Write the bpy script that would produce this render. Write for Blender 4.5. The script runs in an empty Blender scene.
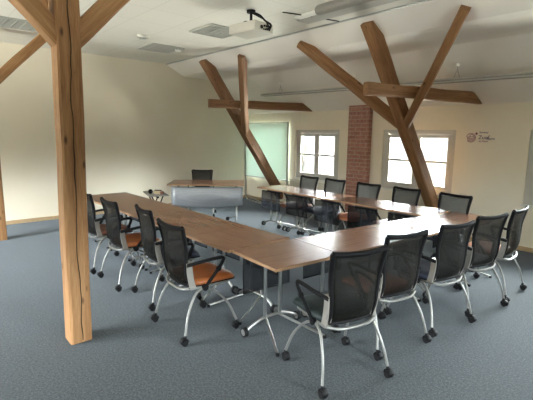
import bpy, bmesh, math, random
from mathutils import Vector, Matrix, Euler, noise
R=math.radians; PI=math.pi
random.seed(7)
scene=bpy.context.scene
col=scene.collection

# ------------------------------------------------------------------ helpers
class MB:
    def __init__(s): s.v=[];s.f=[];s.s=[]
    def add(s,v,f,smooth=False):
        n=len(s.v); s.v+= [tuple(p) for p in v]; s.f+=[[i+n for i in q] for q in f]; s.s+=[smooth]*len(f); return s
    def box(s,c,d,rot=None,bev=0):
        bm=bmesh.new(); bmesh.ops.create_cube(bm,size=1)
        for p in bm.verts: p.co=Vector((p.co.x*d[0],p.co.y*d[1],p.co.z*d[2]))
        if bev: bmesh.ops.bevel(bm,geom=bm.edges[:],offset=bev,segments=2,affect='EDGES',profile=.7)
        M=Matrix.Translation(c)@(Euler(rot).to_matrix().to_4x4() if rot else Matrix())
        bm.verts.index_update()
        s.add([M@p.co for p in bm.verts],[[q.index for q in f.verts] for f in bm.faces],bool(bev) and bev>.008)
        bm.free(); return s
    def tube(s,pts,r,n=8,closed=False,flat=1.0):
        P=[Vector(p) for p in pts]; m=len(P); rings=[]
        rr=r if isinstance(r,(list,tuple)) else [r]*m
        up=None
        for i in range(m):
            if closed: t=(P[(i+1)%m]-P[i-1])
            else: t=P[min(i+1,m-1)]-P[max(i-1,0)]
            t.normalize()
            if up is None:
                up=Vector((0,0,1)) if abs(t.z)<.9 else Vector((0,1,0))
            a=t.cross(up); 
            if a.length<1e-4: a=t.cross(Vector((1,0,0)))
            a.normalize(); b=a.cross(t).normalized(); up=b
            rings.append([P[i]+(a*math.cos(2*PI*k/n)+b*math.sin(2*PI*k/n)*flat)*rr[i] for k in range(n)])
        v=[p for g in rings for p in g]; f=[]
        for i in range(m if closed else m-1):
            j=(i+1)%m
            for k in range(n):
                f.append([i*n+k,i*n+(k+1)%n,j*n+(k+1)%n,j*n+k])
        s.add(v,f,True)
        if not closed:
            s.add(rings[0],[list(range(n))[::-1]]); s.add(rings[-1],[list(range(n))])
        return s
    def cyl(s,c,r,h,axis='z',n=16,r2=None):
        d={'x':Vector((1,0,0)),'y':Vector((0,1,0)),'z':Vector((0,0,1))}[axis]; c=Vector(c)
        return s.tube([c-d*h/2,c+d*h/2],[r,r if r2 is None else r2],n)
    def prism(s,poly,axis,a,b):
        # poly: list of 2D points, extruded along axis from a to b
        def P(u,w,t): return {'x':(t,u,w),'y':(u,t,w),'z':(u,w,t)}[axis]
        n=len(poly); v=[P(*p,a) for p in poly]+[P(*p,b) for p in poly]
        f=[list(range(n)),list(range(n,2*n))[::-1]]+[[i,i+n,(i+1)%n+n,(i+1)%n] for i in range(n)]
        return s.add(v,f)
    def sheet(s,fn,nu,nv,th):
        # fn(u,v)->Vector ; gives a solid sheet
        g=[[Vector(fn(i/nu,j/nv)) for j in range(nv+1)] for i in range(nu+1)]
        nr=[]
        for i in range(nu+1):
            r=[]
            for j in range(nv+1):
                du=g[min(i+1,nu)][j]-g[max(i-1,0)][j]; dv=g[i][min(j+1,nv)]-g[i][max(j-1,0)]
                r.append(du.cross(dv).normalized())
            nr.append(r)
        A=[];B=[]
        for i in range(nu+1):
            for j in range(nv+1):
                A.append(g[i][j]+nr[i][j]*th/2);B.append(g[i][j]-nr[i][j]*th/2)
        N=len(A);W=nv+1;f=[]
        for i in range(nu):
            for j in range(nv):
                a=i*W+j;f.append([a,a+W,a+W+1,a+1]);f.append([N+a,N+a+1,N+a+W+1,N+a+W])
        for i in range(nu):
            a=i*W;f.append([a,N+a,N+a+W,a+W]);a=i*W+nv;f.append([a,a+W,N+a+W,N+a])
        for j in range(nv):
            a=j;f.append([a,a+1,N+a+1,N+a]);a=nu*W+j;f.append([a,N+a,N+a+1,a+1])
        return s.add(A+B,f,True)
    def build(s,name,mat,parent=None,loc=None,rot=None):
        me=bpy.data.meshes.new(name); me.from_pydata(s.v,[],s.f)
        bm=bmesh.new();bm.from_mesh(me);bmesh.ops.recalc_face_normals(bm,faces=bm.faces[:])
        bm.to_mesh(me);bm.free()
        for p,q in zip(me.polygons,s.s): p.use_smooth=q
        me.materials.append(mat)
        o=bpy.data.objects.new(name,me); col.objects.link(o)
        if parent: o.parent=parent
        if loc is not None: o.location=loc
        if rot is not None: o.rotation_euler=rot
        return o

def curve3(pts,n=8):
    # Catmull-Rom
    P=[Vector(p) for p in pts]; P=[P[0]*2-P[1]]+P+[P[-1]*2-P[-2]]; out=[]
    for i in range(1,len(P)-2):
        for k in range(n):
            t=k/n; a,b,c,d=P[i-1:i+3]
            out.append(.5*((2*b)+(c-a)*t+(2*a-5*b+4*c-d)*t*t+(3*b-a-3*c+d)*t**3))
    out.append(P[-2]); return out

def tag(o,label=None,cat=None,group=None,kind=None):
    if label: o['label']=label
    if cat: o['category']=cat
    if group: o['group']=group
    if kind: o['kind']=kind
    return o
def empty(name,loc=(0,0,0),rz=0):
    o=bpy.data.objects.new(name,None); o.empty_display_size=.1; col.objects.link(o)
    o.location=loc;o.rotation_euler=(0,0,rz); return o
def copy_tree(o,parent=None):
    c=o.copy(); col.objects.link(c); c.parent=parent
    for ch in list(o.children): 
        copy_tree(ch,c)
    return c

# ------------------------------------------------------------------ materials
def new_mat(name):
    m=bpy.data.materials.new(name); m.use_nodes=True; nt=m.node_tree
    b=nt.nodes['Principled BSDF']; return m,nt,b
def node(nt,t,**k):
    n=nt.nodes.new(t)
    for a,v in k.items():
        if a in n.inputs: n.inputs[a].default_value=v
        else: setattr(n,a,v)
    return n
def coords(nt,scale=(1,1,1),rot=(0,0,0)):
    tc=node(nt,'ShaderNodeTexCoord'); mp=node(nt,'ShaderNodeMapping')
    mp.inputs['Scale'].default_value=scale; mp.inputs['Rotation'].default_value=rot
    nt.links.new(tc.outputs['Object'],mp.inputs['Vector']); return mp.outputs[0]
def ramp(nt,fac,stops):
    r=node(nt,'ShaderNodeValToRGB'); e=r.color_ramp.elements
    while len(e)<len(stops): e.new(.5)
    for el,(p,c) in zip(e,stops): el.position=p; el.color=(*c,1)
    nt.links.new(fac,r.inputs[0]); return r.outputs[0]
def mix(nt,fac,a,b,mode='MIX'):
    m=node(nt,'ShaderNodeMix',data_type='RGBA',blend_type=mode)
    for sock,val in ((m.inputs[0],fac),(m.inputs[6],a),(m.inputs[7],b)):
        if hasattr(val,'links'): nt.links.new(val,sock)
        elif isinstance(val,(int,float)): sock.default_value=val
        else: sock.default_value=(*val,1)
    return m.outputs[2]
def bump(nt,b,h,strength=.3,dist=.01):
    n=node(nt,'ShaderNodeBump',Strength=strength,Distance=dist)
    nt.links.new(h,n.inputs['Height']); nt.links.new(n.outputs[0],b.inputs['Normal'])
def simple(name,c,rough=.5,metal=0,noise_amt=.06,nscale=40,spec=.5):
    m,nt,b=new_mat(name)
    n=node(nt,'ShaderNodeTexNoise',Scale=nscale,Detail=3)
    nt.links.new(coords(nt),n.inputs['Vector'])
    d=[max(0,x*(1-noise_amt)) for x in c]; l=[min(1,x*(1+noise_amt)) for x in c]
    nt.links.new(ramp(nt,n.outputs['Fac'],[(.3,d),(.7,l)]),b.inputs['Base Color'])
    b.inputs['Roughness'].default_value=rough;b.inputs['Metallic'].default_value=metal
    b.inputs['Specular IOR Level'].default_value=spec
    return m

def wall_paint(name,c):
    m,nt,b=new_mat(name); co=coords(nt)
    n=node(nt,'ShaderNodeTexNoise',Scale=1.3,Detail=4); nt.links.new(co,n.inputs['Vector'])
    f=node(nt,'ShaderNodeTexNoise',Scale=90,Detail=2); nt.links.new(co,f.inputs['Vector'])
    nt.links.new(ramp(nt,n.outputs['Fac'],[(.3,[x*.96 for x in c]),(.7,c)]),b.inputs['Base Color'])
    b.inputs['Roughness'].default_value=.85; b.inputs['Specular IOR Level'].default_value=.25
    bump(nt,b,f.outputs['Fac'],.15,.003); return m
M={}
M['paint']=wall_paint('wall paint',(.83,.765,.625))
M['soffit']=wall_paint('slope paint',(.83,.80,.74))

def ceil_mat():
    m,nt,b=new_mat('ceiling board'); co=coords(nt)
    br=node(nt,'ShaderNodeTexBrick',Scale=1.0); br.offset=0
    br.inputs['Brick Width'].default_value=.625; br.inputs['Row Height'].default_value=.625
    br.inputs['Mortar Size'].default_value=.006; br.inputs['Mortar Smooth'].default_value=.3
    c=(.72,.70,.63)
    br.inputs['Color1'].default_value=(*c,1);br.inputs['Color2'].default_value=(c[0]*.97,c[1]*.97,c[2]*.97,1)
    br.inputs['Mortar'].default_value=(.58,.56,.50,1)
    nt.links.new(co,br.inputs['Vector'])
    n=node(nt,'ShaderNodeTexNoise',Scale=70,Detail=3); nt.links.new(co,n.inputs['Vector'])
    nt.links.new(mix(nt,.15,br.outputs['Color'],ramp(nt,n.outputs['Fac'],[(.4,(.5,.48,.43)),(.6,(.8,.78,.7))])),b.inputs['Base Color'])
    b.inputs['Roughness'].default_value=.8; bump(nt,b,br.outputs['Fac'],-.2,.004); return m
M['ceiling']=ceil_mat()

def carpet():
    m,nt,b=new_mat('carpet'); co=coords(nt)
    a=node(nt,'ShaderNodeTexNoise',Scale=62,Detail=4,Roughness=.85); nt.links.new(co,a.inputs['Vector'])
    l=node(nt,'ShaderNodeTexNoise',Scale=1.2,Detail=3); nt.links.new(co,l.inputs['Vector'])
    f=node(nt,'ShaderNodeTexNoise',Scale=260,Detail=2); nt.links.new(co,f.inputs['Vector'])
    c1=ramp(nt,a.outputs['Fac'],[(.39,(.005,.006,.006)),(.5,(.022,.0255,.025)),(.61,(.080,.081,.071))])
    c2=mix(nt,.15,c1,ramp(nt,l.outputs['Fac'],[(.35,(.018,.023,.025)),(.65,(.032,.036,.035))]))
    nt.links.new(mix(nt,.2,c2,ramp(nt,f.outputs['Fac'],[(.4,(.008,.010,.012)),(.6,(.055,.059,.055))])),b.inputs['Base Color'])
    b.inputs['Roughness'].default_value=.95; b.inputs['Specular IOR Level'].default_value=.2
    b.inputs['Sheen Weight'].default_value=.2; b.inputs['Sheen Tint'].default_value=(.75,.87,1,1)
    bump(nt,b,a.outputs['Fac'],.5,.006); return m
M['carpet']=carpet()

def timber(name,base,dark,light,crack=False):
    m,nt,b=new_mat(name)
    co=coords(nt,(9,9,.55))
    n=node(nt,'ShaderNodeTexNoise',Scale=2.2,Detail=7,Roughness=.65,Distortion=.7); nt.links.new(co,n.inputs['Vector'])
    g=ramp(nt,n.outputs['Fac'],[(.28,dark),(.5,base),(.75,light)])
    fine=node(nt,'ShaderNodeTexNoise',Scale=14,Detail=3); nt.links.new(co,fine.inputs['Vector'])
    g=mix(nt,.22,g,ramp(nt,fine.outputs['Fac'],[(.35,dark),(.65,light)]))
    # knots
    kc=coords(nt,(5,5,1.9)); v=node(nt,'ShaderNodeTexVoronoi',Scale=1.3); nt.links.new(kc,v.inputs['Vector'])
    kf=ramp(nt,v.outputs['Distance'],[(.03,(1,1,1)),(.11,(0,0,0))])
    g=mix(nt,kf,g,[x*.45 for x in dark])
    # drying cracks
    wc=coords(nt,(26,26,.9)); w=node(nt,'ShaderNodeTexNoise',Scale=1.1,Detail=2); nt.links.new(wc,w.inputs['Vector'])
    sub=node(nt,'ShaderNodeMath',operation='SUBTRACT'); sub.inputs[1].default_value=.5
    ab=node(nt,'ShaderNodeMath',operation='ABSOLUTE'); nt.links.new(w.outputs['Fac'],sub.inputs[0]); nt.links.new(sub.outputs[0],ab.inputs[0])
    cf=ramp(nt,ab.outputs[0],[(.0,(1,1,1)),(.012,(0,0,0))])
    gate=node(nt,'ShaderNodeTexNoise',Scale=1.7,Detail=1); nt.links.new(coords(nt,(2,2,1)),gate.inputs['Vector'])
    gf=ramp(nt,gate.outputs['Fac'],[(.56,(0,0,0)),(.62,(1,1,1))])
    cf2=mix(nt,1.0,cf,gf,'MULTIPLY')
    g=mix(nt,cf2,g,[x*.25 for x in dark])
    nt.links.new(g,b.inputs['Base Color']); b.inputs['Roughness'].default_value=.62
    b.inputs['Specular IOR Level'].default_value=.3
    bump(nt,b,n.outputs['Fac'],.35,.012); return m
M['timber']=timber('old timber',(.33,.168,.068),(.18,.080,.031),(.45,.26,.122))
M['timber_dark']=timber('dark old timber',(.225,.115,.055),(.115,.052,.024),(.31,.175,.09))
M['timber_mid']=timber('brown old timber',(.27,.135,.056),(.14,.062,.025),(.37,.205,.098))
M['crack']=simple('crack',(.04,.018,.008),.9)

def laminate():
    m,nt,b=new_mat('beech laminate'); co=coords(nt,(1.2,14,14))
    n=node(nt,'ShaderNodeTexNoise',Scale=3,Detail=5,Distortion=.4); nt.links.new(co,n.inputs['Vector'])
    nt.links.new(ramp(nt,n.outputs['Fac'],[(.3,(.190,.092,.058)),(.7,(.250,.130,.082))]),b.inputs['Base Color'])
    b.inputs['Roughness'].default_value=.24; b.inputs['Specular IOR Level'].default_value=.5
    return m
M['laminate']=laminate()
M['edge']=simple('laminate edge',(.36,.21,.115),.4,nscale=20)
M['chrome']=simple('brushed silver',(.42,.42,.41),.3,1,.05)
M['silver']=simple('silver paint',(.235,.235,.225),.42,.6,.05)
M['sideplate']=simple('grey bracket',(.30,.285,.26),.45,.3,.05)
M['black']=simple('black plastic',(.006,.006,.007),.6,0,.1,40,.15)
M['rubber']=simple('black caster',(.007,.007,.008),.6,0,.1,40,.2)
M['darkmetal']=simple('dark steel',(.045,.048,.055),.4,.5)
def leather(name,c,rough=.42):
    m,nt,b=new_mat(name); co=coords(nt)
    v=node(nt,'ShaderNodeTexVoronoi',Scale=180); nt.links.new(co,v.inputs['Vector'])
    n=node(nt,'ShaderNodeTexNoise',Scale=6,Detail=3); nt.links.new(co,n.inputs['Vector'])
    nt.links.new(ramp(nt,n.outputs['Fac'],[(.3,[x*.8 for x in c]),(.7,[min(1,x*1.1) for x in c])]),b.inputs['Base Color'])
    b.inputs['Roughness'].default_value=rough; bump(nt,b,v.outputs['Distance'],.15,.002); return m
M['orange']=leather('orange leather',(.33,.095,.022))
M['navy']=leather('navy cushion',(.012,.017,.036),.6)
M['teal']=leather('dark green cushion',(.008,.018,.019),.6)
M['brown']=leather('red brown cushion',(.15,.048,.025),.5)
M['salmon']=leather('salmon cushion',(.62,.24,.14),.5)

def mesh_fabric(name,c,trans,sc=260,tl=None):
    m,nt,b=new_mat(name); out=nt.nodes['Material Output']
    co=coords(nt)
    w=node(nt,'ShaderNodeTexWave',Scale=sc/2,Distortion=.6); w.bands_direction='Z'; nt.links.new(co,w.inputs['Vector'])
    n=node(nt,'ShaderNodeTexNoise',Scale=9,Detail=2); nt.links.new(co,n.inputs['Vector'])
    nt.links.new(ramp(nt,n.outputs['Fac'],[(.35,[x*.8 for x in c]),(.65,[x*1.2 for x in c])]),b.inputs['Base Color'])
    b.inputs['Roughness'].default_value=.55
    t=node(nt,'ShaderNodeBsdfTransparent'); mx=node(nt,'ShaderNodeMixShader')
    rmp=node(nt,'ShaderNodeMapRange'); rmp.inputs['To Min'].default_value=1-trans-.1; rmp.inputs['To Max'].default_value=1-trans+.1
    nt.links.new(w.outputs['Fac'],rmp.inputs['Value']); nt.links.new(rmp.outputs[0],mx.inputs[0])
    tr=node(nt,'ShaderNodeBsdfTranslucent'); tr.inputs[0].default_value=(*(tl or c),1)
    ad=node(nt,'ShaderNodeMixShader'); ad.inputs[0].default_value=.45
    b.inputs['Specular IOR Level'].default_value=.2
    nt.links.new(b.outputs[0],ad.inputs[1]); nt.links.new(tr.outputs[0],ad.inputs[2])
    nt.links.new(t.outputs[0],mx.inputs[1]); nt.links.new(ad.outputs[0],mx.inputs[2]); nt.links.new(mx.outputs[0],out.inputs['Surface'])
    return m
M['mesh']=mesh_fabric('chair mesh',(.012,.013,.012),.27,260,(.085,.083,.074))
M['panel']=mesh_fabric('perforated panel',(.022,.024,.030),.46,400,(.04,.045,.055))
def perforated(name,c):
    m,nt,b=new_mat(name); co=coords(nt)
    v=node(nt,'ShaderNodeTexVoronoi',Scale=85); v.inputs['Randomness'].default_value=.25; nt.links.new(co,v.inputs['Vector'])
    nt.links.new(ramp(nt,v.outputs['Distance'],[(.18,[x*.45 for x in c]),(.32,c)]),b.inputs['Base Color'])
    b.inputs['Metallic'].default_value=.35;b.inputs['Roughness'].default_value=.42; return m
M['deskpanel']=perforated('grey perforated sheet',(.36,.38,.41))
def bricks():
    m,nt,b=new_mat('brick'); tc=node(nt,'ShaderNodeTexCoord'); sp=node(nt,'ShaderNodeSeparateXYZ'); cb=node(nt,'ShaderNodeCombineXYZ')
    nt.links.new(tc.outputs['Object'],sp.inputs[0])
    ad=node(nt,'ShaderNodeMath',operation='ADD'); nt.links.new(sp.outputs[0],ad.inputs[0]); nt.links.new(sp.outputs[1],ad.inputs[1])
    nt.links.new(ad.outputs[0],cb.inputs[0]); nt.links.new(sp.outputs[2],cb.inputs[1])
    br=node(nt,'ShaderNodeTexBrick',Scale=1); br.inputs['Brick Width'].default_value=.25;br.inputs['Row Height'].default_value=.077
    br.inputs['Mortar Size'].default_value=.009
    br.inputs['Color1'].default_value=(.40,.19,.135,1);br.inputs['Color2'].default_value=(.30,.135,.10,1);br.inputs['Mortar'].default_value=(.42,.33,.27,1)
    nt.links.new(cb.outputs[0],br.inputs['Vector'])
    n=node(nt,'ShaderNodeTexNoise',Scale=18,Detail=5); nt.links.new(tc.outputs['Object'],n.inputs['Vector'])
    nt.links.new(mix(nt,.35,br.outputs['Color'],ramp(nt,n.outputs['Fac'],[(.35,(.20,.09,.07)),(.65,(.50,.26,.19))])),b.inputs['Base Color'])
    b.inputs['Roughness'].default_value=.9; bump(nt,b,br.outputs['Fac'],-.5,.008); return m
M['brick']=bricks()
M['frame']=simple('window paint',(.50,.485,.44),.5,0,.03,12)
M['white']=simple('white lacquer',(.72,.71,.66),.4,0,.03,12)
M['radiator']=simple('radiator enamel',(.62,.58,.47),.4,0,.03,12)
M['base']=simple('wood skirting',(.42,.30,.17),.5,0,.12,25)
def board_mat():
    m,nt,b=new_mat('backlit green board'); out=nt.nodes['Material Output']
    b.inputs['Base Color'].default_value=(.74,.84,.78,1); b.inputs['Roughness'].default_value=.15
    n=node(nt,'ShaderNodeTexNoise',Scale=2.5,Detail=2); nt.links.new(coords(nt),n.inputs['Vector'])
    t=node(nt,'ShaderNodeBsdfTranslucent'); nt.links.new(ramp(nt,n.outputs['Fac'],[(.3,(.82,.90,.84)),(.7,(.87,.94,.89))]),t.inputs[0])
    mx=node(nt,'ShaderNodeMixShader'); mx.inputs[0].default_value=.105  # translucency added so daylight from behind makes the board glow
    nt.links.new(b.outputs[0],mx.inputs[1]); nt.links.new(t.outputs[0],mx.inputs[2]); nt.links.new(mx.outputs[0],out.inputs['Surface']); return m
M['board']=board_mat()
M['board_old']=simple('whiteboard glass',(.80,.94,.86),.12,0,.02,3,.6)
M['alu']=simple('anodised aluminium',(.42,.44,.42),.35,.7)
M['louvre']=simple('louvre grey',(.46,.46,.42),.5,.2)
M['fitting']=simple('fitting grey',(.27,.26,.235),.5,.1)
M['proj']=simple('projector shell',(.50,.48,.42),.45,0,.03)
M['lens']=simple('lens dark',(.01,.01,.012),.1)
M['lamp']=simple('opal plastic',(.85,.84,.78),.4)
M['magenta']=simple('magenta print',(.22,.02,.09),.7)
M['purple']=simple('purple print',(.07,.03,.09),.7)
M['beigebox']=simple('beige cardboard',(.45,.36,.22),.7)
def glass():
    m,nt,b=new_mat('window glass'); out=nt.nodes['Material Output']
    t=node(nt,'ShaderNodeBsdfTransparent'); t.inputs[0].default_value=(.96,.98,.97,1)
    g=node(nt,'ShaderNodeBsdfGlossy'); g.inputs['Roughness'].default_value=.02
    fr=node(nt,'ShaderNodeFresnel',IOR=1.45); mx=node(nt,'ShaderNodeMixShader')
    nt.links.new(fr.outputs[0],mx.inputs[0]);nt.links.new(t.outputs[0],mx.inputs[1]);nt.links.new(g.outputs[0],mx.inputs[2])
    nt.links.new(mx.outputs[0],out.inputs['Surface']); return m
M['glass']=glass()

# ------------------------------------------------------------------ room
XG=-8.62; XN=2.9; YW=6.9; CY=.96; YS=2*CY-YW
HC=3.2; HK=2.2; T=.26
def struct(o): o['kind']='structure'; return o
ZS,ZT=.70,1.80
WX=[(-8.56,-7.05),(-6.80,-5.53),(-4.48,-3.10),(-2.02,-.72),(.35,1.65)]  # first opening is added, to backlight the whiteboard
struct(MB().box(((XG+XN)/2,(YW+YS)/2,-.05),(XN-XG+2*T,YW-YS+2*T,.1)).build('floor',M['carpet']))
WL=[(-7.3,-5.5),(-5.0,-3.3)]; ZL=(.30,2.0)  # unseen left-wall windows, added and made tall to supply daylight
def long_wall(name,y0,y1,WX=WX,ZS=ZS,ZT=ZT):
    b=MB(); 
    def bx(x0,x1,z0,z1): b.box(((x0+x1)/2,(y0+y1)/2,(z0+z1)/2),(x1-x0,abs(y1-y0),z1-z0))
    if WX[0][0]<-8:
        a,b_=WX[0]; bx(XG-T,a,0,ZS); bx(a,b_,0,.62); bx(b_,XN+T,0,ZS)
        bx(XG-T,a,ZT,HK+.02); bx(a,b_,1.95,HK+.02); bx(b_,XN+T,ZT,HK+.02)
    else: bx(XG-T,XN+T,0,ZS); bx(XG-T,XN+T,ZT,HK+.02)
    xs=[XG-T]+[v for w in WX for v in w]+[XN+T]
    for i in range(0,len(xs),2): bx(xs[i],xs[i+1],ZS,ZT)
    # cover pieces are cut per window below
    return struct(b.build(name,M['paint']))
long_wall('wall_right',YW,YW+T)
long_wall('wall_left',YS-T,YS,WL,*ZL)
# gables; the unseen one behind the camera has windows added for daylight
prof=[(YW+.0,0),(YW,HK),(5.85,2.94),(5.05,2.985),(4.62,HC)]
mir=[(2*CY-a,b) for a,b in prof][::-1]
poly=[(YW+T,0),(YW+T,3.4),(YS-T,3.4),(YS-T,0)]
struct(MB().prism(poly,'x',XG-T,XG).build('wall_back',M['paint']))
b=MB(); gx0,gx1=XN,XN+T
for (y0,y1,z0,z1) in [(YS-T,-.9,0,3.4),(-.9,.3,0,.8),(-.9,.3,2.1,3.4),(.3,1.9,0,3.4),(1.9,3.1,0,.8),(1.9,3.1,2.1,3.4),(3.1,YW+T,0,3.4)]:
    b.box(((gx0+gx1)/2,(y0+y1)/2,(z0+z1)/2),(T,y1-y0,z1-z0))
struct(b.build('wall_front',M['paint']))
# ceiling and the boarded slopes
struct(MB().box(((XG+XN)/2,CY,HC+.1),(XN-XG,2*(4.62-CY),.2)).build('ceiling',M['ceiling']))
def slope(name,flip):
    p=[(4.62,HC),(5.05,2.985),(5.85,2.94),(YW,HK),(YW+T,HK),(YW+T,HK+.35),(4.62,HC+.2)]
    # soften the lower break
    p=[(4.62,HC),(4.63,3.185),(5.0,2.99),(5.1,2.972),(5.72,2.955),(5.84,2.935),(5.95,2.865),(YW,HK),(YW+T,HK),(YW+T,3.4),(4.62,3.4)]
    if flip: p=[(2*CY-a,z) for a,z in p]
    return struct(MB().prism(p,'x',XG,XN).build(name,M['soffit']))
slope('ceiling_slope_right',False).name='ceiling_right'
slope('ceiling_slope_left',True).name='ceiling_left'
# skirting
def skirt(name,c,d): return struct(MB().box(c,d,bev=.004).build(name,M['base']))
skirt('baseboard_right',((XG+XN)/2,YW-.009,.035),(XN-XG,.018,.07))
skirt('baseboard_back',(XG+.009,CY,.035),(.018,YW-YS-.04,.07))
skirt('baseboard_left',((XG+XN)/2,YS+.009,.035),(XN-XG,.018,.07))
struct(MB().box((0,0,0),(1,1,1)).prism([(0,0)],'z',0,0).build('tmp',M['base'])) if False else None
# trim along the ceiling edge
struct(MB().box(((XG+XN)/2,4.60,HC-.006),(XN-XG-.02,.035,.012)).build('trim_1',M['alu']))

wn=0
def window(x0,x1,yc,inward,idx,z0=ZS,z1=ZT,plain=False):
    """casement with two sashes, each crossed by one glazing bar"""
    root=empty('window_%d'%idx,((x0+x1)/2,yc,z0-.004)); root['kind']='structure'
    w=x1-x0+.008;h=z1-z0+.008
    f=MB(); fw=.02 if plain else .078
    for s in (-1,1): f.box((s*(w/2-fw/2),0,h/2),(fw,.07,h),bev=.005)
    f.box((0,0,fw/2),(w-2*fw,.07,fw),bev=.005); f.box((0,0,h-fw/2),(w-2*fw,.07,fw),bev=.005)
    f.build('window_frame',M['frame'],root)
    iw=w-2*fw; sw=iw/2-.003; sh=h-2*fw-.004; r=.062
    if plain:
        MB().box((0,0,h/2),(iw+.02,.008,h-2*fw+.02)).build('window_pane',M['glass'],root); return root
    for s in (-1,1):
        cx=s*(sw/2+.0025); q=MB()
        for t in (-1,1): q.box((t*(sw/2-r/2),0,sh/2),(r,.05,sh),bev=.005)
        for z in (r/2,sh-r/2): q.box((0,0,z),(sw-2*r,.05,r),bev=.005)
        q.box((0,0,sh*.50),(sw-2*r,.036,.036),bev=.004)
        so=q.build('window_sash',M['frame'],root,(cx,inward*.012,fw+.002))
        MB().box((0,0,sh/2),(sw-2*r+.01,.006,sh-2*r+.01)).build('window_pane',M['glass'],so)
    hd=MB().box((0,inward*.045,h*.50),(.026,.012,.11),bev=.003).tube([(0,inward*.05,h*.50),(0,inward*.075,h*.50),(0,inward*.08,h*.50-.09)],.008)
    hd.build('window_handle',M['white'],root)
    return root
for i,(x0,x1) in enumerate(WX):
    if i==0: window(x0,x1,YW+.2,-1,1,.62,1.95,True); continue  # added pane hidden behind the board, lights it from the back
    window(x0,x1,YW+.062,-1,i+1)
    MB().box(((x0+x1)/2,YW+.008,ZS-.012),(x1-x0+.06,.09,.024),bev=.005).build('window_sill',M['white'],None)
    o=bpy.context.scene.collection.objects[-1]; o['kind']='structure'
    if i<2: window(*WL[i],YS-.17,1,i+6,*ZL)  # added daylight windows of the unseen left wall
for k,yc in enumerate((-.3,2.5)):  # added windows behind the camera, there to let daylight in
    r=window(-.6,.6,0,1,9+k,.8,2.1); r.location=(XN+.15,yc,.796); r.rotation_euler=(0,0,PI/2)

# brick flue
struct(MB().prism([(6.79,0),(6.899,0),(6.899,2.198),(6.79,2.274)],'x',-5.225,-4.735).build('trim_2',M['brick']))
bpy.data.objects['trim_2'].name='brick_chimney_breast'
tag(bpy.data.objects['brick_chimney_breast'],'red brick chimney pillar between the first and second windows','pillar')
bpy.data.objects['brick_chimney_breast']['kind']=''
del bpy.data.objects['brick_chimney_breast']['kind']

# ------------------------------------------------------------------ old timber frames
def beam(name,parent,p0,p1,w,d,mat,side=(1,0,0),seed=0,wob=.006,crackline=False):
    p0=Vector(p0);p1=Vector(p1);L=(p1-p0).length; z=(p1-p0).normalized()
    x=Vector(side); x=(x-z*x.dot(z)).normalized(); y=z.cross(x)
    n=max(8,int(L/.12)); b=MB(); ch=.014
    sec=[(-w/2+ch,-d/2),(w/2-ch,-d/2),(w/2,-d/2+ch),(w/2,d/2-ch),(w/2-ch,d/2),(-w/2+ch,d/2),(-w/2,d/2-ch),(-w/2,-d/2+ch)]
    rings=[]
    for i in range(n+1):
        t=L*i/n; g=[]
        for k,(a,c) in enumerate(sec):
            q=k//2
            g.append((a+wob*2*(noise.noise((q*3.1+seed*7,t*1.7,1.3))),c+wob*2*(noise.noise((q*5.3+seed*3,t*1.7,8.8))),t))
        rings.append(g)
    v=[p for g in rings for p in g];f=[]
    for i in range(n):
        for k in range(8): f.append([i*8+k,i*8+(k+1)%8,(i+1)*8+(k+1)%8,(i+1)*8+k])
    f.append(list(range(8))[::-1]); f.append([n*8+k for k in range(8)])
    b.add(v,f)
    o=b.build(name,mat,parent)
    Mx=Matrix((x,y,z)).transposed().to_4x4(); Mx.translation=p0
    o.matrix_local=Mx
    return o
def pegs(parent,pts,axis):
    b=MB()
    for p in pts: b.cyl(p,.012,.012,axis,10)
    b.build('wooden_peg',M['timber_dark'],parent)

def leaning(x0,foot,label,mat,braces,side_x,skew=.50,q0y=4.58,off=-.04):
    root=empty('timber_beam_frame',(x0,6.7,.3))
    tag(root,label,'timber frame','leaning timber frames along the window side')
    def P(x,y,z): return Vector((x-x0,y-6.7,z-.3))
    def line(t): # t=0 foot, 1 head
        return Vector((x0,foot[0]+(4.72-foot[0])*t,foot[1]+(3.16-foot[1])*t))
    a=line(0);c=line(1)
    beam('strut',root,P(*a),P(*c),.165,.20,mat,(1,0,0),seed=x0)
    j=line(.53)
    for s in braces:
        top=Vector((x0+s*1.26+off,4.79,3.10))
        beam('brace',root,P(*(j+Vector((s*.02,0,-.02)))),P(*top),.16,.115,mat,(0,.62,.78),seed=s+x0)
    # tie beam lapped beside the strut
    q0=Vector((side_x,q0y,2.288)); q1=Vector((side_x+skew,7.02,2.285))
    o=beam('tie_beam',root,P(*q0),P(*q1),.09,.165,mat,(1,0,0),seed=9)
    return root
leaning(-3.375,(6.93,.385),'leaning timber strut with two spreading braces in front of the second window',M['timber_mid'],(-1,1),-3.27,.53)
leaning(-7.27,(6.93,.185),'leaning timber strut with one upright brace in front of the whiteboard',M['timber_dark'],(1,),-7.13,.84,4.72,-.12)

def post(x,y,label,mat,braces,lean=(0,0)):
    root=empty('timber_post',(x,y,0)); tag(root,label,'timber post','upright timber posts')
    beam('post',root,(0,0,0),(lean[0],lean[1],3.21),.172,.168,mat,(1,0,0),seed=x,wob=.004)
    for (dx,dy) in braces:
        side=(1,0,0) if dx==0 else (0,1,0)
        beam('brace',root,(dx*.02+lean[0]*.7,dy*.02+lean[1]*.7,2.33),(dx*.86+lean[0]*.7,dy*.86+lean[1]*.7,3.20),.14,.142,mat,side,seed=dx+2*dy)
    return root
p1=post(-3.40,.96,'nearest thick upright timber post on the left with a long crack',M['timber'],((0,1),(0,-1),(-1,0)),(.035,.035))
p0=post(-7.47,1.04,'far upright timber post at the left edge before the cream wall',M['timber'],((0,1),))
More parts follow.
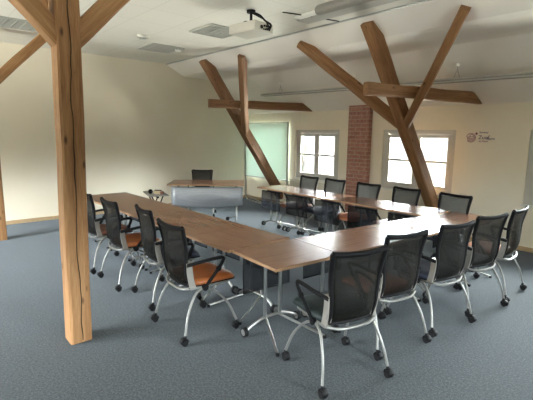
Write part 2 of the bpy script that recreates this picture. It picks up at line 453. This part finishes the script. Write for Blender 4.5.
# long drying crack down the near post, a shallow dark groove shape on its room-side faces
cr=MB()
def crackstrip(face):
    pts=[];z=.02
    L=[];Rr=[]
    while z<3.1:
        a=.018*noise.noise((z*2.1,3.3,0))+.012*noise.noise((z*7,1.3,0))
        w=.0022+.0035*abs(noise.noise((z*3.3,9.1,2)))
        L.append((a-w,z));Rr.append((a+w,z)); z+=.05
    return L,Rr
L,Rr=crackstrip(0)
v=[];f=[]
for (a,z),(c,_) in zip(L,Rr):
    for u in (a,c):
        v.append((.0885,u,z)); v.append((.0965,u,z))
n=len(L)
for i in range(n-1):
    k=i*4; m=k+4
    f+= [[k+1,k+3,m+3,m+1],[k,k+1,m+1,m],[k+2,m+2,m+3,k+3],[k,m,m+2,k+2]]
po_=[c for c in p1.children if c.name.startswith('post')][0]
v=[(x-.0045,y,z) for x,y,z in v]
cr.add(v,f); cr.build('crack',M['crack'],po_)


# ------------------------------------------------------------------ tables
def table_unit(w,d,seed,rounded=0):
    """square folding table: +y is the side that faces into the U"""
    root=empty('folding_table')
    th=.024; H=.73
    if rounded:
        poly=[(-w/2,-d/2)]
        poly+= [(-w/2,d/2),(w/2,d/2)]
        r=.42 if rounded>0 else .2
        for k in range(0,11):
            a=-PI/2*k/10
            poly.append((w/2-r+r*math.cos(a),-d/2+r+r*math.sin(a)))
    else: poly=[(-w/2,-d/2),(-w/2,d/2),(w/2,d/2),(w/2,-d/2)]
    MB().prism(poly,'z',H-th,H).build('tabletop',M['laminate'],root)
    # edge banding as a thin lip
    sc=lambda k:[(x*(1+k/w*2),y*(1+k/d*2)) for x,y in poly]
    o=sc(.0015);e=MB();n=len(o)
    e.add([(*p,H-th+.001) for p in o]+[(*p,H-.001) for p in o],[[i,(i+1)%n,(i+1)%n+n,i+n] for i in range(n)])
    inn=sc(-.001); 
    e.add([(*p,H-th+.001) for p in inn]+[(*p,H-.001) for p in inn],[[i,i+n,(i+1)%n+n,(i+1)%n] for i in range(n)])
    e.build('edge_band',M['edge'],root)
    yp=d/2-.13
    fr=MB().box((0,yp,H-th-.03),(.36,.05,.055),bev=.004).box((0,0,H-th-.013),(.04,d-.16,.022),bev=.003)
    for s in (-1,1): fr.box((s*.17,-.03,H-th-.013),(.03,d-.2,.022),bev=.003)
    fr.build('support_bracket',M['darkmetal'],root)
    for s in (-1,1):
        MB().tube([(s*.08,yp,.115),(s*.08,yp,H-th-.05)],.0155,10).build('leg',M['chrome'],root)
    # arched bar with a wheel at either end
    arc=curve3([(-w/2+.06,yp,.05),(-.18,yp,.095),(-.08,yp,.12),(.08,yp,.12),(.18,yp,.095),(w/2-.06,yp,.05)],4)
    ft=MB().tube(arc,.0135,8)
    for s in (-1,1): ft.tube([(s*.07,yp,.115),(s*.16,yp-.20,.068),(s*.25,yp-.40,.018)],.011,8)
    ft.build('foot_bar',M['chrome'],root)
    for s in (-1,1):
        wq=MB().cyl((s*(w/2-.045),yp,.042),.042,.030,'x',18)
        we=wq.build('wheel',M['rubber'],root); MB().cyl((s*(w/2-.045),yp,.042),.027,.034,'x',16).build('hub',M['silver'],we)
        MB().cyl((s*.25,yp-.40,.0125),.016,.025,'z',10).build('glide',M['rubber'],root)
    # hanging modesty panel
    yq=d/2-.05
    pn=MB().sheet(lambda u,v:( -.25+.5*u,yq+.012*math.sin(PI*v),.345+.33*v),8,8,.006)
    po=pn.build('modesty_panel',M['panel'],root)
    MB().tube([(-.25,yq,.345),(.25,yq,.345),(.25,yq,.675),(-.25,yq,.675)],.007,6,closed=True).build('panel_frame',M['black'],po)
    return root
protos={}
def place_table(x,y,rz,w,d,label,group,rounded=0):
    key=(round(w,3),round(d,3),rounded)
    if key not in protos: o=protos[key]=table_unit(w,d,0,rounded)
    else: o=copy_tree(protos[key])
    o.location=(x,y,0);o.rotation_euler=(0,0,rz); tag(o,label,'table',group)
    return o
ordn=['first','second','third','fourth','fifth','sixth']
GT='folding tables joined in a U shape'
for i in range(6):
    x=-6.17+.635*i
    lb='beech-topped folding table, %s from the far cream wall in the left row'%ordn[i]
    place_table(x,2.325-.003*i,0,.632,.70,lb,GT)
# near row, turned so its inner side faces -X
ya=R(5)
wn_=['near corner table where the left and near rows meet','second table from the near corner in the near row','third table from the near corner in the near row','fourth table from the near corner in the near row']
for i in range(4):
    px_=-2.345+.0595*i; py_=2.295+.6745*i
    place_table(px_,py_,PI/2-ya,.671,.60,'beech-topped folding table, '+wn_[i],GT)
place_table(-2.275+.0595*4,2.295+.6745*4,PI/2-ya,.671,.60,'beech-topped folding table with rounded outer corner below the wall logo',GT,1)
yb=R(-2.3)
for i in range(5):
    x=-5.42+.676*i; y=5.145-.027*i
    lb='beech-topped folding table, %s from the whiteboard in the window row'%ordn[i]
    place_table(x,y,PI+yb,.672,.58,lb,GT)

# ------------------------------------------------------------------ chairs
def chair_unit():
    root=empty('conference_chair')
    # backrest profile (y,z) from bottom to top
    pr=curve3([(0,-.150,.445),(0,-.183,.54),(0,-.188,.65),(0,-.192,.775),(0,-.228,.945)],6)
    def prof(v):
        t=v*(len(pr)-1); i=min(int(t),len(pr)-2); return pr[i].lerp(pr[i+1],t-i)
    def half(v): return .180+.004*v+.030*v*v
    def surf(u,v):
        p=prof(v); s=2*u-1; h=half(v)
        dip=-.012*(1-s*s)*v**6   # top edge sags between its corners
        return Vector((s*h,p.y-.045*(1-s*s)*(.5+.5*math.sin(PI*min(1,v*1.1))),p.z+dip))
    back=MB().sheet(lambda u,v:surf(.03+.94*u,.02+.95*v),10,14,.004).build('backrest',M['mesh'],root)
    rim=MB()
    side=[surf(0,k/20) for k in range(21)]; 
    rim.tube(side,[.013+.006*(k/20) for k in range(21)],8)
    rim.tube([surf(1,k/20) for k in range(21)],[.013+.006*(k/20) for k in range(21)],8)
    rim.tube([surf(k/12,1) for k in range(13)],.019,8); rim.tube([surf(k/12,0) for k in range(13)],.013,8)
    rim.build('back_frame',M['black'],back)
    for s in (-1,1):
        pl=MB()
        for k in range(6):
            v0=k/6;v1=(k+1)/6
            a=prof(v0*.42);c_=prof(v1*.42)
            for q in (0,): 
                x0=s*(.184+.004*v0);x1=s*(.184+.004*v1);ww=.021;dd=.026
                R0=[(x0-ww,a.y+.022-dd,.415+.235*v0),(x0+ww,a.y+.022-dd,.415+.235*v0),(x0+ww,a.y+.022+dd,.415+.235*v0),(x0-ww,a.y+.022+dd,.415+.235*v0)]
                R1=[(x1-ww,c_.y+.022-dd,.415+.235*v1),(x1+ww,c_.y+.022-dd,.415+.235*v1),(x1+ww,c_.y+.022+dd,.415+.235*v1),(x1-ww,c_.y+.022+dd,.415+.235*v1)]
                fs=[[0,1,5,4],[1,2,6,5],[2,3,7,6],[3,0,4,7]]
                if k==0: fs.append([3,2,1,0])
                if k==5: fs.append([4,5,6,7])
                pl.add(R0+R1,fs)
        pl.build('back_bracket',M['sideplate'],root)
    # seat cushion: rounded, a little waterfall at the front
    def seat(u,v,top):
        a=2*u-1;c=2*v-1; r=(abs(a)**5+abs(c)**5)**(1/5) if (a or c) else 0
        return r
    sm=MB(); N=14; vs=[];fs=[]
    W=.225;D=.225;yc=.075
    for lay,(zz,sc) in enumerate([(.445,.93),(.452,1.0),(.474,1.0),(.490,.93),(.496,.6),(.497,.0)]):
        for k in range(32):
            a=2*PI*k/32; ca,sa=math.cos(a),math.sin(a); m=1/((abs(ca)**6+abs(sa)**6)**(1/6))
            x=W*sc*m*ca; y=D*sc*m*sa
            dz=-.02*max(0,y/D)**3 - .006*(1-abs(x)/W)
            vs.append((x,yc+y,zz+dz))
    for l in range(5):
        for k in range(32): fs.append([l*32+k,l*32+(k+1)%32,(l+1)*32+(k+1)%32,(l+1)*32+k])
    fs.append(list(range(32))[::-1]); sm.add(vs,fs,True)
    so=sm.build('seat',M['navy'],root)
    MB().box((0,.085,.434),(.40,.40,.022),bev=.009).build('seat_shell',M['black'],so)
    fr=MB()
    for s in (-1,1): fr.tube([(s*.195,-.175,.43),(s*.20,-.04,.42),(s*.19,.22,.418)],.012,8)
    fr.tube(curve3([(-.197,-.17,.43),(-.1,-.20,.412),(.1,-.20,.412),(.197,-.17,.43)],4),.012,8)
    fr.tube([(-.21,.10,.412),(.21,.10,.412)],.012,8)
    fr.build('seat_frame',M['silver'],root)
    for s in (-1,1):
        arm=MB().tube(curve3([(s*.205,-.188,.63),(s*.248,-.08,.655),(s*.262,.07,.668),(s*.262,.125,.652),(s*.252,.09,.58),(s*.222,-.03,.42)],4),[.0135]*21,8,flat=1.15)
        arm.cyl((s*.220,-.03,.42),.028,.024,'x',14); arm.cyl((s*.251,.085,.57),.022,.02,'x',12)
        arm.build('armrest',M['black'],root)
    for s in (-1,1):
        for f in (-1,1):
            if f<0: pts=[(s*.208,-.02,.425),(s*.222,-.125,.378),(s*.250,-.208,.235),(s*.275,-.25,.075)]
            else: pts=[(s*.208,-.09,.415),(s*.222,.045,.38),(s*.250,.175,.245),(s*.275,.25,.075)]
            lg=MB().tube(curve3(pts,5),.0105,8).build('leg',M['silver'],root)
            cs=MB(); x=s*.275;y=f*.25
            for t in (-1,1): cs.cyl((x+t*.013,y-.012,.026),.026,.016,'x',14)
            cs.sheet(lambda u,v:(x-.02+.04*u,y-.012+.03*math.cos(PI*v),.03+.034*math.sin(PI*v)),2,8,.006)
            cs.cyl((x,y,.066),.011,.03,'z',10)
            cs.build('caster',M['rubber'],lg)
    return root
ch0=chair_unit(); used=[False]
seatmats={}
def chair(x,y,rz,seat,label,group,z=1.0):
    o=ch0 if not used[0] else copy_tree(ch0)
    used[0]=True
    o.location=(x,y,0.0); o.rotation_euler=(0,0,rz); o.scale=(z,z,z)
    tag(o,label,'chair',group)
    for c in o.children:
        if c.name.startswith('seat') and not c.name.startswith('seat_'):
            if seat not in seatmats:
                me=ch0_seat.copy(); me.materials[0]=M[seat]; seatmats[seat]=me
            c.data=seatmats[seat]
    return o
ch0_seat=[c for c in ch0.children if c.name=='seat'][0].data
GL='mesh chairs along the left row';GN='mesh chairs along the near row';GW='mesh chairs along the window row'
# left row: face +Y
chair(-5.205,1.86,R(0),'brown','black mesh chair half hidden behind the near timber post','%s'%GL)
chair(-4.467,1.877,R(-1),'orange','black mesh chair with orange seat, second from the thick post in the left row',GL)
chair(-3.755,1.957,R(-7),'navy','black mesh chair with dark seat between the two orange-seated chairs',GL)
chair(-3.0,1.83,R(-2),'orange','black mesh chair with orange leather seat, nearest in the left row',GL)
# near row: face -X  (front = -X -> rz=+90)
def near(rl,rr,seat,label,dx=0):
    a=Vector(rl);b=Vector(rr); m=(a+b)/2; d=(b-a).normalized()
    f=Vector((-d.y,d.x)); c=m+f*.25
    chair(c.x,c.y,math.atan2(-f.x,f.y),seat,label,GN)
near((-1.584,1.905),(-1.437,2.435),'teal','black mesh chair with dark green seat, closest to the camera at the near corner')
near((-1.615,2.58),(-1.508,3.11),'salmon','black mesh chair with creased mesh, second in the near row')
near((-1.525,3.25),(-1.425,3.79),'navy','black mesh chair with navy seat, middle of the near row')
near((-1.495,3.90),(-1.37,4.42),'navy','black mesh chair with navy seat, beside the orange-pink seated end chair')
near((-1.39,4.55),(-1.40,5.07),'salmon','black mesh chair with orange-pink seat at the window end of the near row')
# window row: face -Y
for (x,y,rz,s,l) in [(-5.02,5.22,PI+R(-5),'brown','black mesh chair below the first window, nearest the whiteboard'),
                   (-4.42,5.21,PI+R(-4),'navy','black mesh chair at the left foot of the brick pillar'),
                   (-3.73,5.17,PI+R(-5),'salmon','black mesh chair just right of the brick pillar in the window row'),
                   (-3.07,5.14,PI+R(-6),'brown','black mesh chair under the second window, left of the leaning strut'),
                   (-2.35,5.07,PI+R(-8),'navy','black mesh chair at the right foot of the leaning strut')]:
    chair(x,y,rz,s,l,GW)
chair(-7.24,4.60,PI+R(51.5),'navy','black mesh chair alone behind the presenter desk',None,.975)

# ------------------------------------------------------------------ presenter desk
fl=Vector((-6.97,3.67)); dr=Vector((.625,.78)).normalized(); nb=Vector((-dr.y,dr.x)); Wd=1.44; Dd=.80
c=fl+dr*Wd/2+nb*Dd/2
desk=empty('presenter_desk',(c.x,c.y,0),math.atan2(dr.y,dr.x))
tag(desk,'wide beech presenter desk with a bowed grey perforated front panel','desk')
MB().box((0,0,.728),(Wd,Dd,.024),bev=.003).build('desktop',M['laminate'],desk)
MB().box((0,-Dd/2-.001,.728),(Wd,.004,.022)).build('edge_band',M['edge'],desk)
MB().sheet(lambda u,v:(-.64+1.34*u,-Dd/2+.035-.05*math.sin(PI*v)-.02*math.sin(PI*u),  .34+.35*v-(.045*math.sin(PI*u))*(1-v)),16,10,.008).build('front_panel',M['deskpanel'],desk)
for s in (-1,1):
    MB().tube([(s*.57,.0,.05),(s*.57,.0,.71)],.024,12).build('leg',M['silver'],desk)
    ft=MB()
    for t in (-1,1): ft.tube([(s*.57,0,.36),(s*(.57),t*.12,.2),(s*.57,t*.25,.02)],.012,8)
    ft.tube([(s*.57,0,.06),(s*.57-.16*s,-.10,.045)],.012,8)
    ft.build('foot',M['silver'],desk)
    MB().cyl((s*.57-.17*s,-.11,.035),.035,.03,'y',14).build('wheel',M['rubber'],desk)
MB().tube([(-.57,0,.40),(.57,0,.40)],.014,8).build('crossbar',M['silver'],desk)

# low side table and what lies on it
st=empty('side_table',(-7.25,3.58,0),R(-16)+PI*0); 
tag(st,'small low grey side table left of the presenter desk','side table')
MB().box((0,0,.54),(.66,.36,.02),bev=.003).build('tabletop',M['fitting'],st)
MB().tube([(.14,-.12,.02),(.20,0,.27),(.14,.12,.53)],.012,8).tube([(.24,.12,.02),(.20,0,.27),(.26,-.12,.53)],.012,8).build('leg',M['black'],st)
MB().tube([(-.24,-.12,.02),(-.20,0,.27),(-.24,.12,.53)],.012,8).tube([(-.26,.12,.02),(-.20,0,.27),(-.16,-.12,.53)],.012,8).build('leg',M['black'],st)
MB().box((0,0,.50),(.5,.03,.03),bev=.003).build('rail',M['black'],st)
o=empty('webcam',(-7.24,3.47,.55)); tag(o,'small round black speaker ball on the low side table','speaker')
o.name='small_speaker'
MB().tube([(0,0,.0),(0,0,.012),(0,0,.03),(0,0,.055),(0,0,.075),(0,0,.085)],[.022,.030,.042,.042,.028,.008],14).build('speaker_body',M['black'],o)
MB().cyl((.042,0,.045),.015,.006,'x',10).build('speaker_grille',M['darkmetal'],o)
o=empty('tissue_box',(-7.15,3.58,.55),R(50)); tag(o,'small beige box with a dark top on the low side table','box')
o.name='small_box'
MB().box((0,0,.03),(.15,.09,.06),bev=.004).build('box_body',M['beigebox'],o)
MB().box((0,0,.066),(.12,.06,.012),bev=.003).build('box_lid',M['black'],o)
o=MB().tube([(0,0,0),(0,0,.05),(0,0,.055)],[.032,.036,.034],14).tube([(.03,0,.045),(.055,0,.035),(.05,0,.015),(.03,0,.01)],.005,6).build('brown_mug',M['brown'],None,(-7.03,3.60,.55))
o.name='mug'; tag(o,'brown mug on the low side table next to the desk leg','mug')

# ------------------------------------------------------------------ whiteboard
wb=empty('whiteboard',(-7.81,6.85,0)); tag(wb,'pale green whiteboard on a stand in the corner beside the first window','whiteboard')
MB().box((0,0,1.285),(1.56,.016,1.33),bev=.002).build('board_surface',M['board'],wb)
f=MB()
for s in (-1,1): f.box((s*.795,0,1.285),(.035,.035,1.40),bev=.006)
for z in (.602,1.968): f.box((0,0,z),(1.59,.035,.03),bev=.005)
f.build('board_frame',M['alu'],wb)
MB().box((.2,-.04,.60),(.8,.07,.014),bev=.003).build('pen_tray',M['alu'],wb)
for s in (-1,1): MB().tube([(s*.795,.0,.59),(s*.795,.0,.05)],.016,8).build('stand_leg',M['alu'],wb)
ft=MB()
ft.tube([(-.78,0,.05),(-.30,-.33,.045),(.48,-.47,.045)],.016,8).tube([(-.78,0,.09),(-.25,-.22,.08),(.50,-.43,.05)],.012,8).tube([(.795,0,.05),(.60,-.25,.045),(.52,-.44,.045)],.014,8)
ft.build('stand_foot',M['alu'],wb)
MB().tube([(.46,-.46,.04),(.58,-.49,.035)],[.024,.030],10).build('foot_cap',M['black'],wb)

# radiator
rd=empty('radiator',(-6.15,6.82,.0)); tag(rd,'cream panel radiator on the wall below the first window','radiator')
b=MB().box((0,0,.40),(1.42,.05,.50),bev=.01)
for k in range(26): b.box((-.68+k*.0544,-.028,.40),(.03,.012,.45),bev=.004)
b.build('radiator_panel',M['radiator'],rd)
b=MB()
for k in range(24): b.box((-.66+k*.0574,0,.657),(.036,.06,.012))
b.box((0,-.033,.655),(1.42,.006,.02)).box((0,.033,.655),(1.42,.006,.02)); b.build('top_grille',M['radiator'],rd)
MB().cyl((-.76,0,.60),.022,.07,'x',12).build('valve',M['white'],rd)
MB().tube([(-.74,0,.58),(-.74,0,.01)],.009,8).tube([(.5,.05,.4),(.5,.075,.4)],.02,8).tube([(-.5,.03,.4),(-.5,.078,.4)],.02,8).build('pipe',M['white'],rd)

# ------------------------------------------------------------------ ceiling fittings
def louvre(x,y,rz,label):
    root=empty('ceiling_light',(x,y,HC),rz); tag(root,label,'ceiling light','square louvre ceiling lights')
    f=MB()
    for s in (-1,1): f.box((s*.30,0,-.008),(.022,.62,.016)); f.box((0,s*.30,-.008),(.578,.022,.016))
    f.build('light_frame',M['louvre'],root)
    b=MB()
    for k in range(1,8): b.box((-.29+k*.0725,0,-.007),(.004,.578,.012))
    for k in range(1,5): b.box((0,-.29+k*.116,-.007),(.578,.003,.012))
    b.box((0,0,-.0012),(.578,.578,.0022)); b.build('louvre_grid',M['louvre'],root)
louvre(-7.1,3.68,0,'grey square louvre light in the ceiling nearest the far cream wall')
louvre(-5.35,3.72,0,'grey square louvre light in the ceiling beside the projector')
louvre(-7.02,1.43,0,'grey square louvre light in the ceiling above the left edge')
o=MB().cyl((0,0,-.012),.055,.024,'z',20).cyl((0,0,-.03),.04,.016,'z',20,.05).build('smoke_detector',M['lamp'],None,(-7.0,3.98,HC)); tag(o,'round white smoke detector on the ceiling near the far gable wall','smoke detector')
o=empty('spotlight',(-6.4,3.02,HC)); tag(o,'small silver downlight set in the ceiling over the left tables','spotlight')
MB().cyl((0,0,-.02),.085,.04,'z',24,.10).build('spotlight_ring',M['proj'],o)
MB().cyl((0,0,-.045),.055,.014,'z',20).build('spotlight_lens',M['alu'],o)
# linear fitting across the top
o=empty('roller_screen',(-1.2,3.93,HC)); tag(o,'long grey tube fitting running along the ceiling by the slope','ceiling fitting')
o.name='tube_fitting'
MB().tube([(-2.2,-.18,-.10),(-2.17,-.18,-.10),(1.6,-.18,-.10)],[.045,.058,.058],16).build('tube_body',M['fitting'],o)
b=MB()
for x in (-1.9,-.6,.7): b.box((x,-.18,-.03),(.05,.04,.06))
b.build('hanger',M['fitting'],o)
MB().box((-.3,.30,-.010),(5.2,.22,.018),bev=.004).build('side_strip',M['louvre'],o)
MB().box((-.3,.10,-.012),(5.0,.12,.022),bev=.004).build('white_strip',M['lamp'],o)
# slim light track on wires below the slope
o=empty('light_track',(-3.95,6.1,2.505)); o.rotation_euler=(0,.012,0); tag(o,'long slim light track hung on wires below the sloping ceiling','light track')
MB().box((0,0,0),(6.25,.12,.055),bev=.006).build('track_body',M['louvre'],o)
MB().box((0,0,-.029),(6.1,.07,.008)).box((0,-.061,0),(6.1,.004,.02)).build('track_louvre',M['fitting'],o)
for k,x in enumerate((-2.55,-.65,1.15,2.6)):
    MB().tube([(x-.05,0,.015),(x,0,.15),(x,0,.23)],.0035,6).tube([(x+.05,0,.015),(x,0,.15)],.0035,6).build('wire',M['silver'],o)
    MB().cyl((x,0,.212),.032,.04,'z',14).build('ceiling_cup',M['lamp'],o)
# projector
pr=empty('projector',(-4.2,3.42,HC)); tag(pr,'off-white projector with black cable hanging from the ceiling','projector')
MB().box((0,0,-.23),(.44,.33,.115),(0,0,R(8)),bev=.014).build('projector_body',M['proj'],pr)
MB().box((0,0,-.169),(.36,.26,.010),(0,0,R(8)),bev=.003).build('top_cover',M['black'],pr)
b=MB()
b.cyl((.226,-.02,-.235),.022,.012,'x',14)
for k in range(3): b.box((.222,.03+.04*k,-.215),(.012,.025,.022),(0,0,R(8)))
for k in range(4): b.box((.222,.02+.03*k,-.255),(.010,.020,.014),(0,0,R(8)))
b.build('port',M['lens'],pr)
MB().cyl((-.235,.0,-.23),.045,.04,'x',18).build('lens',M['lens'],pr)
MB().cyl((0,0,-.015),.055,.03,'z',18).tube([(0,0,-.02),(0,0,-.15)],.018,10).box((0,0,-.15),(.2,.05,.012)).box((0,0,-.15),(.05,.2,.012)).build('ceiling_mount',M['black'],pr)
MB().tube(curve3([(.01,.03,-.02),(.08,.08,-.06),(.15,.10,-.13),(.26,.10,-.20),(.24,.09,-.26)],5),.012,8).tube(curve3([(.02,-.02,-.03),(.12,.02,-.09),(.21,.05,-.15),(.27,.06,-.24),(.235,.04,-.255)],5),.009,8).build('cable',M['black'],pr)
o=MB().tube(curve3([(0,0,0),(.12,.25,-.012),(.18,.55,-.008),(.25,.80,-.010)],6),.007,6).build('ceiling_cable',M['black'],None,(-3.98,3.75,HC-.002)); tag(o,'black cable lying on the ceiling from projector to the slope edge','cable')

# ------------------------------------------------------------------ logo on the wall
lg=empty('wall_logo',(-2.855,YW-.001,1.675)); tag(lg,'round magenta and purple logo with small dark lettering on the window wall','logo')
def ring(b,c,r,w,n=28,a0=0,a1=2*PI):
    v=[];f=[]
    for k in range(n+1):
        a=a0+(a1-a0)*k/n
        for q in (r-w/2,r+w/2):
            for y in (0,-.003): v.append((c[0]+q*math.cos(a),y,c[1]+q*math.sin(a)))
    for k in range(n):
        i=k*4;j=i+4
        f+= [[i+1,i+3,j+3,j+1],[i,i+1,j+1,j],[i+2,j+2,j+3,i+3],[i,j,j+2,i+2]]
    b.add(v,f)
b=MB()
for k,r in enumerate((.018,.036,.054,.070)): ring(b,(0,0),r,.0075,28,R(40+60*k),R(40+60*k+310))
b.build('logo_spiral',M['magenta'],lg)
b=MB(); ring(b,(.082,.066),.009,.018,16); b.build('logo_dot',M['magenta'],lg)
def text(s,x,z,size,mat,name):
    cu=bpy.data.curves.new(name,'FONT'); cu.body=s; cu.size=size; cu.extrude=.0015
    t=bpy.data.objects.new('t',cu); col.objects.link(t)
    dg=bpy.context.evaluated_depsgraph_get(); me=bpy.data.meshes.new_from_object(t.evaluated_get(dg))
    col.objects.unlink(t); bpy.data.objects.remove(t)
    me.materials.clear(); me.materials.append(mat)
    o=bpy.data.objects.new(name,me); col.objects.link(o); o.parent=lg
    o.location=(x,-.003,z); o.rotation_euler=(PI/2,0,0); return o
text('Zuof',.115,-.02,.085,M['purple'],'logo_lettering')
text('Raum',.235,-.028,.055,M['purple'],'logo_lettering')
text('Seminar',.125,.072,.042,M['purple'],'logo_lettering')
text('im Dach',.125,-.065,.042,M['magenta'],'logo_lettering')

# ------------------------------------------------------------------ daylight
SKY=18.0
w=bpy.data.worlds.new('World'); scene.world=w; w.use_nodes=True; nt=w.node_tree
bg=nt.nodes['Background']; tc=node(nt,'ShaderNodeTexCoord'); sp=node(nt,'ShaderNodeSeparateXYZ'); nt.links.new(tc.outputs['Generated'],sp.inputs[0])
n=node(nt,'ShaderNodeTexNoise',Scale=26,Detail=6,Roughness=.7); nt.links.new(tc.outputs['Generated'],n.inputs['Vector'])
trees=ramp(nt,n.outputs['Fac'],[(.38,(.62,.60,.50)),(.50,(1.0,1.0,.92)),(.62,(1,1,1))])
grad=node(nt,'ShaderNodeMapRange'); grad.inputs['From Min'].default_value=-.10; grad.inputs['From Max'].default_value=.06
nt.links.new(sp.outputs[2],grad.inputs['Value'])
cm=mix(nt,grad.outputs[0],trees,(.92,.965,1.0))
nt.links.new(cm,bg.inputs['Color'])
nm=node(nt,'ShaderNodeMapRange'); nm.inputs['From Min'].default_value=-1; nm.inputs['From Max'].default_value=1
nt.links.new(sp.outputs[2],nm.inputs['Value'])
# bright ground below, a belt of trees at eye level, open sky above
cr_=node(nt,'ShaderNodeValToRGB'); e=cr_.color_ramp.elements
P_=[(.0,.40),(.36,.40),(.43,.013),(.525,.013),(.575,.8),(1,1.0)]
while len(e)<len(P_): e.new(.5)
for el,(p,v_) in zip(e,P_): el.position=p; el.color=(v_,v_,v_,1)
nt.links.new(nm.outputs[0],cr_.inputs[0])
mu=node(nt,'ShaderNodeMath',operation='MULTIPLY'); mu.inputs[1].default_value=SKY
nt.links.new(cr_.outputs[0],mu.inputs[0]); nt.links.new(mu.outputs[0],bg.inputs['Strength'])

def portal(loc,rot,sx,sy):
    l=bpy.data.lights.new('window_portal','AREA'); l.shape='RECTANGLE'; l.size=sx;l.size_y=sy; l.cycles.is_portal=True
    o=bpy.data.objects.new('window_portal',l); col.objects.link(o); o.location=loc;o.rotation_euler=rot; return o
for (x0,x1) in WX:
    portal(((x0+x1)/2,YW+T+.02,(ZS+ZT)/2),(-PI/2,0,0),x1-x0,ZT-ZS)
for (x0,x1) in WL: portal(((x0+x1)/2,YS-T-.02,1.15),(PI/2,0,0),x1-x0,1.7)
for yc in (-.3,2.5): portal((XN+T+.02,yc,1.45),(0,PI/2,0),1.3,1.2)

# ------------------------------------------------------------------ camera
yaw,pitch,roll=R(48.5),R(9.0),R(.75)
F=Vector((-math.sin(yaw)*math.cos(pitch),math.cos(yaw)*math.cos(pitch),-math.sin(pitch)))
Rt=Vector((math.cos(yaw),math.sin(yaw),0)); U=Rt.cross(F)
X=Rt*math.cos(roll)+U*math.sin(roll); Yv=U*math.cos(roll)-Rt*math.sin(roll)
cd=bpy.data.cameras.new('Camera'); cam=bpy.data.objects.new('Camera',cd); col.objects.link(cam)
mw=Matrix((X,Yv,-F)).transposed().to_4x4(); mw.translation=Vector((0,0,1.68)); cam.matrix_world=mw
cd.sensor_width=36; cd.lens=36*412/533; cd.clip_start=.02
scene.camera=cam
vs=scene.view_settings; vs.view_transform='Standard'; vs.look='None'; vs.gamma=1; vs.use_curve_mapping=False
vs.exposure=3.3
scene.cycles.max_bounces=10; scene.cycles.diffuse_bounces=6; scene.cycles.transparent_max_bounces=24
scene.cycles.sample_clamp_indirect=4; scene.cycles.caustics_reflective=False; scene.cycles.caustics_refractive=False; scene.cycles.blur_glossy=1.0
